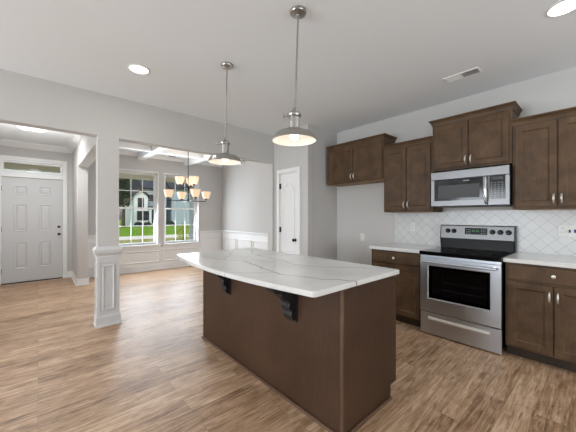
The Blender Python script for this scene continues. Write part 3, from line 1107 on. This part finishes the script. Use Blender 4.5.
# ------------------------------------------------------------------ pendants
def pendant(cx, cy, label, dx, dy, zr):
    """canopy at cx,cy; the shade hangs dx,dy off the plumb line (the rod leans slightly)"""
    r = thing('pendant_light', label, 'pendant lamp', (cx, cy, H), 0, 'dome pendants over the island')
    MB().lathe([(.058, 0), (.058, -.012), (.054, -.02), (.03, -.024), (.012, -.028), (.012, -.04)], (0, 0, 0), 28).build('canopy', 'satin', r, smooth=True)
    zt = zr + .232 - H
    f = zt / (zr - H)
    MB().tube([(0, 0, -.03), (dx * f, dy * f, zt)], .0065, 10).build('rod', 'satin', r, smooth=True)
    z = zr - H
    sh = MB().lathe([(.157, 0), (.1585, .003), (.151, .020), (.138, .042), (.122, .056), (.09, .068), (.05, .077), (.037, .082), (.034, .095), (.033, .100),
                     (.031, .090), (.048, .074), (.088, .064), (.119, .052), (.134, .039), (.147, .018), (.154, .001)], (dx, dy, z), 40, closed=True)
    so = sh.build('lamp_shade', 'satin', r, smooth=True)
    q = MB().lathe([(.1525, .0005), (.146, .0175), (.1325, .0385), (.1175, .051), (.087, .0625), (.047, .0725), (.031, .088)], (dx, dy, z), 40)
    q.f = q.f[:-2]
    q.build('shade_lining', 'shadein', so, smooth=True)
    MB().lathe([(.037, .08), (.036, .170), (.038, .172)], (dx, dy, z), 24).build('neck', 'satin', r, smooth=True)
    cpp = MB().lathe([(.046, .168), (.050, .174), (.050, .186), (.04, .198), (.022, .206), (.013, .212), (.010, .236)], (dx, dy, z), 24).build('cap', 'satin', r, smooth=True)
    q = MB().tube([(dx - .036, dy + .032, z + .176), (dx - .046, dy + .041, z + .176), (dx - .050, dy + .044, z + .176), (dx - .058, dy + .051, z + .176)], [.007, .008, .013, .012], 10)
    q.build('thumb_screw', 'chrome', cpp, smooth=True)
    MB().lathe([(.012, .10), (.014, .075), (.026, .055), (.031, .035), (.026, .016), (.012, .006), (.002, .003)], (dx, dy, z), 20).build('bulb', 'bulb', r, smooth=True)
    lamp('pendant_glow', 'POINT', (dx, dy, z - .02), 0.22, (1, .97, .93), radius=.03, parent=r)
    return r


# the shades sit a few centimetres off, as the rods lean in the photograph
pendant(1.366, 1.429, 'nearer and larger-looking steel dome pendant over the island', -.018, .021, 1.829)
pendant(1.346, 2.387, 'farther steel dome pendant over the island, in front of the dining opening', -.014, .016, 1.812)

# ------------------------------------------------------------------ recessed lights, vents
for x, y, lb in ((.739, 3.03, 'round recessed ceiling light near the left pendant'), (2.708, .182, 'round recessed ceiling light cut by the top right photo corner')):
    r = thing('recessed_light', lb, 'ceiling light', (x, y, H), 0, 'recessed ceiling lights')
    MB().lathe([(.098, 0), (.098, -.004), (.084, -.007), (.082, 0)], (0, 0, 0), 36, closed=True).build('trim_ring', 'white', r, smooth=True)
    MB().lathe([(.082, 0), (.082, -.003)], (0, 0, 0), 36).build('lens', 'canlight', r)
    lamp('recessed_glow', 'AREA', (0, 0, -.012), 4, WARM, size=.15, parent=r)
for x, y in ((-1.6, .6), (-1.6, 3.0), (.6, -1.6), (2.7, -2.2)):
    r = thing('recessed_light', 'round recessed ceiling light behind the viewpoint', 'ceiling light', (x, y, H), 0, 'recessed ceiling lights behind')
    MB().lathe([(.098, 0), (.098, -.004), (.084, -.007), (.082, 0)], (0, 0, 0), 24, closed=True).build('trim_ring', 'white', r, smooth=True)
    MB().lathe([(.082, 0), (.082, -.003)], (0, 0, 0), 24).build('lens', 'canlight', r)
    lamp('recessed_glow', 'AREA', (0, 0, -.012), 4, WARM, size=.15, parent=r)

r = thing('ceiling_vent', 'white ceiling air vent above the range side of the kitchen', 'vent', (3.24, .965, H), 0)
q = MB()
for a, b_, c_, d_ in ((-.07, .07, -.16, -.145), (-.07, .07, .145, .16), (-.07, -.055, -.145, .145), (.055, .07, -.145, .145), (-.055, .055, -.006, .006)):
    q.box(a, b_, c_, d_, -.008, 0)
q.build('frame', 'white', r)
MB().box(-.055, .055, -.145, .145, -.001, 0).build('duct', 'slot', r)
for side, tilt in ((1, .012), (-1, -.012)):
    q = MB()
    for i in range(7):
        xx = -.045 + i * .015
        y0, y1 = (.008, .143) if side > 0 else (-.143, -.008)
        q.prism([(xx - .004 , -.0015), (xx + tilt * .6 - .004, -.008), (xx + tilt * .6 - .001, -.008), (xx - .001, -.0015)], 'y', y0, y1)
    q.build('louvre', 'white', r)
r = thing('ceiling_vent', 'small vent in the coffered dining room ceiling near the front wall', 'vent', (2.42, 6.92, H))
q = MB()
q.box(-.10, .10, -.05, -.042, -.006, 0).box(-.10, .10, .042, .05, -.006, 0).box(-.10, -.09, -.042, .042, -.006, 0).box(.09, .10, -.042, .042, -.006, 0)
q.build('frame', 'white', r)
q = MB()
for i in range(5):
    q.box(-.09, .09, -.036 + i * .017, -.032 + i * .017, -.005, 0)
q.build('louvre', 'slot', r)

# ------------------------------------------------------------------ foyer flush light
r = thing('flush_mount_light', 'square frosted glass flush light on the foyer ceiling', 'ceiling light', (-.07, 5.95, H))
MB().box(-.09, .09, -.09, .09, -.02, 0).build('mounting_pan', 'nickel', r)
vs = []
lv = [(.185, -.02), (.175, -.045), (.12, -.085), (.06, -.098)]
for a, z in lv:
    vs += [(-a, -a, z), (a, -a, z), (a, a, z), (-a, a, z)]
fs = []
for k_ in range(len(lv) - 1):
    fs += [(4 * k_ + i, 4 * k_ + (i + 1) % 4, 4 * k_ + 4 + (i + 1) % 4, 4 * k_ + 4 + i) for i in range(4)]
fs += [(0, 1, 2, 3), tuple(range(4 * len(lv) - 4, 4 * len(lv)))]
MB().add(vs, fs).build('glass_shade', 'flush', r, bevel=0.01)
MB().lathe([(.014, -.098), (.012, -.108), (.004, -.116)], (0, 0, 0), 14).build('finial', 'nickel', r, smooth=True)
lamp('foyer_glow', 'AREA', (0, 0, -.125), 22, (.97, .985, 1), size=.34, parent=r)
lamp('foyer_glow', 'POINT', (0, 0, -.45), 9, (.97, .985, 1), radius=.16, parent=r)  # added fill floating below the fixture to brighten the foyer

# ------------------------------------------------------------------ chandelier
CZ = 1.61
r = thing('chandelier', 'two-tier dark chandelier with square frosted cup shades in front of the right window', 'chandelier', (2.275, 5.6, H))
zc = CZ - H
MB().lathe([(.06, 0), (.06, -.015), (.02, -.03)], (0, 0, 0), 24).build('canopy', 'bronze', r, smooth=True)
MB().tube([(0, 0, -.02), (0, 0, zc + .02)], .007, 10).build('stem', 'bronze', r, smooth=True)
MB().lathe([(.004, -.03), (.022, -.01), (.026, .01), (.016, .03), (.012, .06), (.012, .22), (.024, .24), (.024, .28), (.012, .30)], (0, 0, zc), 18).build('hub', 'bronze', r, smooth=True)


def shade_mesh(x, y, z, rot):
    vs = []
    prof = [(.044, 0), (.060, .03), (.074, .08), (.088, .145), (.083, .145), (.068, .08), (.054, .032), (.038, .006)]
    for a, h_ in prof:
        for i in range(4):
            for dd in (-.22, .22):
                an = rot + PI / 4 + i * PI / 2 + dd
                vs.append((x + a * 1.12 * math.cos(an), y + a * 1.12 * math.sin(an), z + h_))
    fs = []
    for k_ in range(len(prof)):
        A, B = 8 * k_, 8 * ((k_ + 1) % len(prof))
        if k_ == len(prof) - 1:
            fs += [tuple(range(0, 8))[::-1], tuple(range(A, A + 8))]
        else:
            fs += [(A + i, A + (i + 1) % 8, B + (i + 1) % 8, B + i) for i in range(8)]
    return MB().add(vs, fs)


# ring directions are given relative to the room axes
def arms(nn, R, a0, zbase):
    for i in range(nn):
        a = a0 + 2 * PI * i / nn
        x, y = R * math.cos(a), R * math.sin(a)
        q = MB().tube([(0, 0, zbase), (x * .5, y * .5, zbase - .006), (x, y, zbase), (x, y, zbase + .05)], .008, 8)
        q.lathe([(.012, .03), (.028, .045), (.03, .055)], (x, y, zbase), 14)
        ao = q.build('arm', 'bronze', r, smooth=True)
        shade_mesh(x, y, zbase + .055, a).build('glass_shade', 'glasslit', ao)
        lamp('chandelier_glow', 'POINT', (x, y, zbase + .17), 1.5, (.97, .97, .97), radius=.03, parent=r)


arms(4, .38, math.radians(88), zc)
arms(3, .16, math.radians(50), zc + .27)

# ------------------------------------------------------------------ outlets
def outlet(label, loc, rz, sockets=True, dark=False):
    r = thing('wall_outlet' if sockets else 'light_switch', label, 'outlet' if sockets else 'switch', loc, rz)
    MB().rings(-.036, .036, -.058, .058, [(0, 0), (0, -.004), (.003, -.006)]).build('cover_plate', 'plate', r)
    if sockets:
        for zz in (-.028, .012):
            q = MB().rings(-.017, .017, zz, zz + .028, [(0, -.006), (.002, -.008)], back=False).build('socket', 'plate', r)
            MB().box(-.008, -.005, -.0086, -.008, zz + .01, zz + .02).box(.005, .008, -.0086, -.008, zz + .01, zz + .02).build('slots', 'slot', q)
    else:
        MB().box(-.030, -.018, -.018, -.006, -.014, .014).build('toggle', 'slot' if dark else 'plate', r, bevel=.001)
        MB().box(.004, .028, -.008, -.006, -.014, .018).build('sticker', 'blue', r)
    return r


outlet('white wall outlet low on the grey wall of the fridge space', (XR, 2.56, .965), -PI / 2)
outlet('white outlet on the tile left of the range', (XR - .008, 1.752, 1.148), -PI / 2)
outlet('white outlet on the tile right of the range', (XR - .008, .268, 1.152), -PI / 2)
outlet('white switch plate with dark toggle and blue sticker beside the right tile outlet', (XR - .008, .195, 1.152), -PI / 2, False, True)

# ------------------------------------------------------------------ outside
GZ = -.3
struct(MB().box(-60, 120, 8.2, 21.2, GZ - .2, GZ).build('ground', 'sand'), 'thin sandy front lawn')
struct(MB().box(-60, 120, 21.2, 24.8, GZ - .2, GZ + .0).build('street', 'asphalt'), 'pale street beyond the front lawn')
struct(MB().box(-60, 120, 24.8, 140, GZ - .2, GZ + .02).build('ground', 'grass'), 'green lawn across the street')
struct(MB().box(-60, 60, -40, 8.2, GZ - .2, GZ - .02).build('ground', 'sand'), 'ground below the house')
# porch
struct(MB().box(-1.6, 5.2, 7.9, 9.5, H - .12, H - .02).build('ceiling_porch', 'porch'), 'tan porch ceiling outside')
struct(MB().box(-1.6, 5.2, 9.2, 9.45, 2.41, H - .12).build('trim_20', 'porch'), 'tan porch beam outside')
struct(MB().box(-1.6, 5.2, 7.75, 9.5, -.28, -.12).build('floor_porch', 'asphalt'), 'concrete porch floor')
r = thing('porch_post', 'white porch post outside the right dining window', 'post', (3.90, 9.325, -.12))
sq = MB().box(-.05, .05, -.05, .05, 0, 2.53).build('shaft', 'sidewhite', r)
MB().box(-.07, .07, -.07, .07, 0, .18).build('base', 'sidewhite', r)
MB().box(-.065, .065, -.065, .065, 2.40, 2.53).build('cap', 'sidewhite', r)


def leaves(mb, c, rad, nn, size):
    for _ in range(nn):
        while True:
            p = Vector((random.uniform(-1, 1), random.uniform(-1, 1), random.uniform(-1, 1)))
            if .35 < p.length < 1:
                break
        p = Vector((c[0] + p.x * rad[0], c[1] + p.y * rad[1], c[2] + p.z * rad[2]))
        u = Vector((random.gauss(0, 1), random.gauss(0, 1), random.gauss(0, 1))).normalized()
        v = u.cross(Vector((random.gauss(0, 1), random.gauss(0, 1), random.gauss(0, 1)))).normalized()
        s_ = size * random.uniform(.6, 1.3)
        mb.add([p - u * s_, p - v * s_ * .6, p + u * s_, p + v * s_ * .6], [(0, 1, 2, 3)])


def tree(label, x, y, h, wdt, m_, name='tree', n_=1500, group='trees across the street'):
    r = thing(name, label, 'tree', (x, y, GZ), 0, group)
    MB().tube([(0, 0, 0), (.1, .05, h * .3), (-.05, 0, h * .55), (.05, 0, h * .85)], [h * .03, h * .022, h * .014, h * .004], 8).build('trunk', 'bark', r, smooth=True)
    q = MB()
    for _ in range(6):
        cx, cy = random.uniform(-.35, .35) * wdt, random.uniform(-.3, .3) * wdt
        cz = h * random.uniform(.35, .85)
        rr = wdt * random.uniform(.3, .5) * (1.15 - cz / h * .5)
        leaves(q, (cx, cy, cz), (rr, rr, h * .2), n_ // 6, h * .035)
    q.build('foliage', m_, r)
    return r


tree('tall dark evergreen at the left edge of the left window', 8.75, 44, 8.2, 1.5, 'leafdark', 'evergreen_tree')
tree('second dark tree beside the first, mostly behind the column', 7.2, 47, 10, 2.4, 'leafdark', 'evergreen_tree')
tree('bright green tree behind the white house', 13.4, 60, 9.6, 2.6, 'leafmid')
tree('broad green tree between the two houses', 24.5, 70, 8.5, 5.5, 'leafmid')
tree('dark tree behind the far house', 36, 72, 9, 5, 'leafdark')


def house(label, x, y, wdt, hgt, wallm, sec, gw):
    r = thing('house', label, 'house', (x, y, GZ))
    MB().box(0, wdt, 0, 8, 0, hgt).build('wall', wallm, r)
    MB().prism([(-.5, hgt), (4, hgt + 2.6), (8.5, hgt), (8.5, hgt - .15), (-.5, hgt - .15)], 'x', -.4, wdt + .4).build('roof', 'roof', r)
    gx = sec * wdt
    full, hgt = hgt, hgt - 1.5
    g = MB().prism([(gx, 0), (gx + gw, 0), (gx + gw, hgt), (gx + gw / 2, hgt + gw * .42), (gx, hgt)], 'y', -2.0, 3.5).build('gable_wing', 'sidewhite', r)
    q = MB()
    q.prism([(gx - .35, hgt - .2), (gx + gw / 2, hgt + gw * .42 + .12), (gx + gw / 2, hgt + gw * .42 + .42), (gx - .35, hgt + .12)], 'y', -2.3, 3.5)
    q.prism([(gx + gw + .35, hgt - .2), (gx + gw / 2, hgt + gw * .42 + .12), (gx + gw / 2, hgt + gw * .42 + .42), (gx + gw + .35, hgt + .12)], 'y', -2.3, 3.5)
    q.build('gable_roof', 'roof', r)
    for xx, zz, ww, hh in ((gx + gw * .5 - .45, hgt * .62, .9, 1.5), (gx + gw * .22, .9, .9, 1.5), (gx + gw * .65, .9, .9, 1.5)):
        f = MB().box(xx - .12, xx + ww + .12, -2.06, -2.0, zz - .12, zz + hh + .12).build('window', 'sidewhite', r)
        MB().box(xx, xx + ww, -2.09, -2.06, zz, zz + hh).build('pane', 'darkwin', f)
    hgt = full
    px = gx + gw + .6
    while px < wdt - 1.0:
        f = MB().box(px - .1, px + 1.1, -.06, 0, .3, 2.8).build('window', 'sidewhite', r)
        MB().box(px, px + 1.0, -.09, -.06, .4, 2.7).build('pane', 'darkwin', f)  # tall dark panes stand in for the shade under the porch roof
        f = MB().box(px - .1, px + 1.0, -.06, 0, 3.9, 5.3).build('window', 'sidewhite', r)
        MB().box(px, px + .9, -.09, -.06, 4.0, 5.2).build('pane', 'darkwin', f)
        px += 1.5
    MB().box(gx + gw, wdt, -2.0, 0, 2.9, 3.15).build('porch_roof', 'roof', r)
    px = gx + gw + .5
    while px < wdt:
        MB().box(px - .11, px + .11, -1.9, -1.68, 0, 2.9).build('porch_column', 'sidewhite', r)
        px += 1.9
    return r


house('pale blue two-story house with white gable across the street, seen in the left window', 13.0, 50, 3.5, 6.2, 'siding', -.58, 2.0)
house('second blue-grey house across the street, seen in the right window', 17.7, 51, 10.5, 6.6, 'siding', .62, 3.4)
for i, (x, y, s_) in enumerate(((11.3, 46.6, .55), (12.6, 46.7, .5), (14.4, 46.6, 1.0), (16.2, 47.0, .6))):
    q = MB()
    leaves(q, (0, 0, s_ * .6), (s_, s_ * .7, s_ * .7), 260, .16)
    o = q.build('shrub', 'leafdark', loc=(x, y, GZ))
    tag(o, ['leftmost dark shrub at the foot of the white gable', 'low dark shrub below the gable windows', 'taller dark shrub right of the white gable', 'small dark shrub by the house porch columns'][i], 'shrub', 'foundation shrubs')
q = MB()
leaves(q, (0, 0, .55), (.45, .45, .6), 420, .055)
r = thing('young_bush', 'bright yellow-green young bush in the near lawn outside the right window', 'bush', (7.2, 18.6, GZ))
q.build('foliage', 'leafbright', r)
MB().tube([(0, 0, 0), (.03, 0, .4), (0, .02, .9)], [.03, .02, .008], 8).build('stem', 'bark', r)
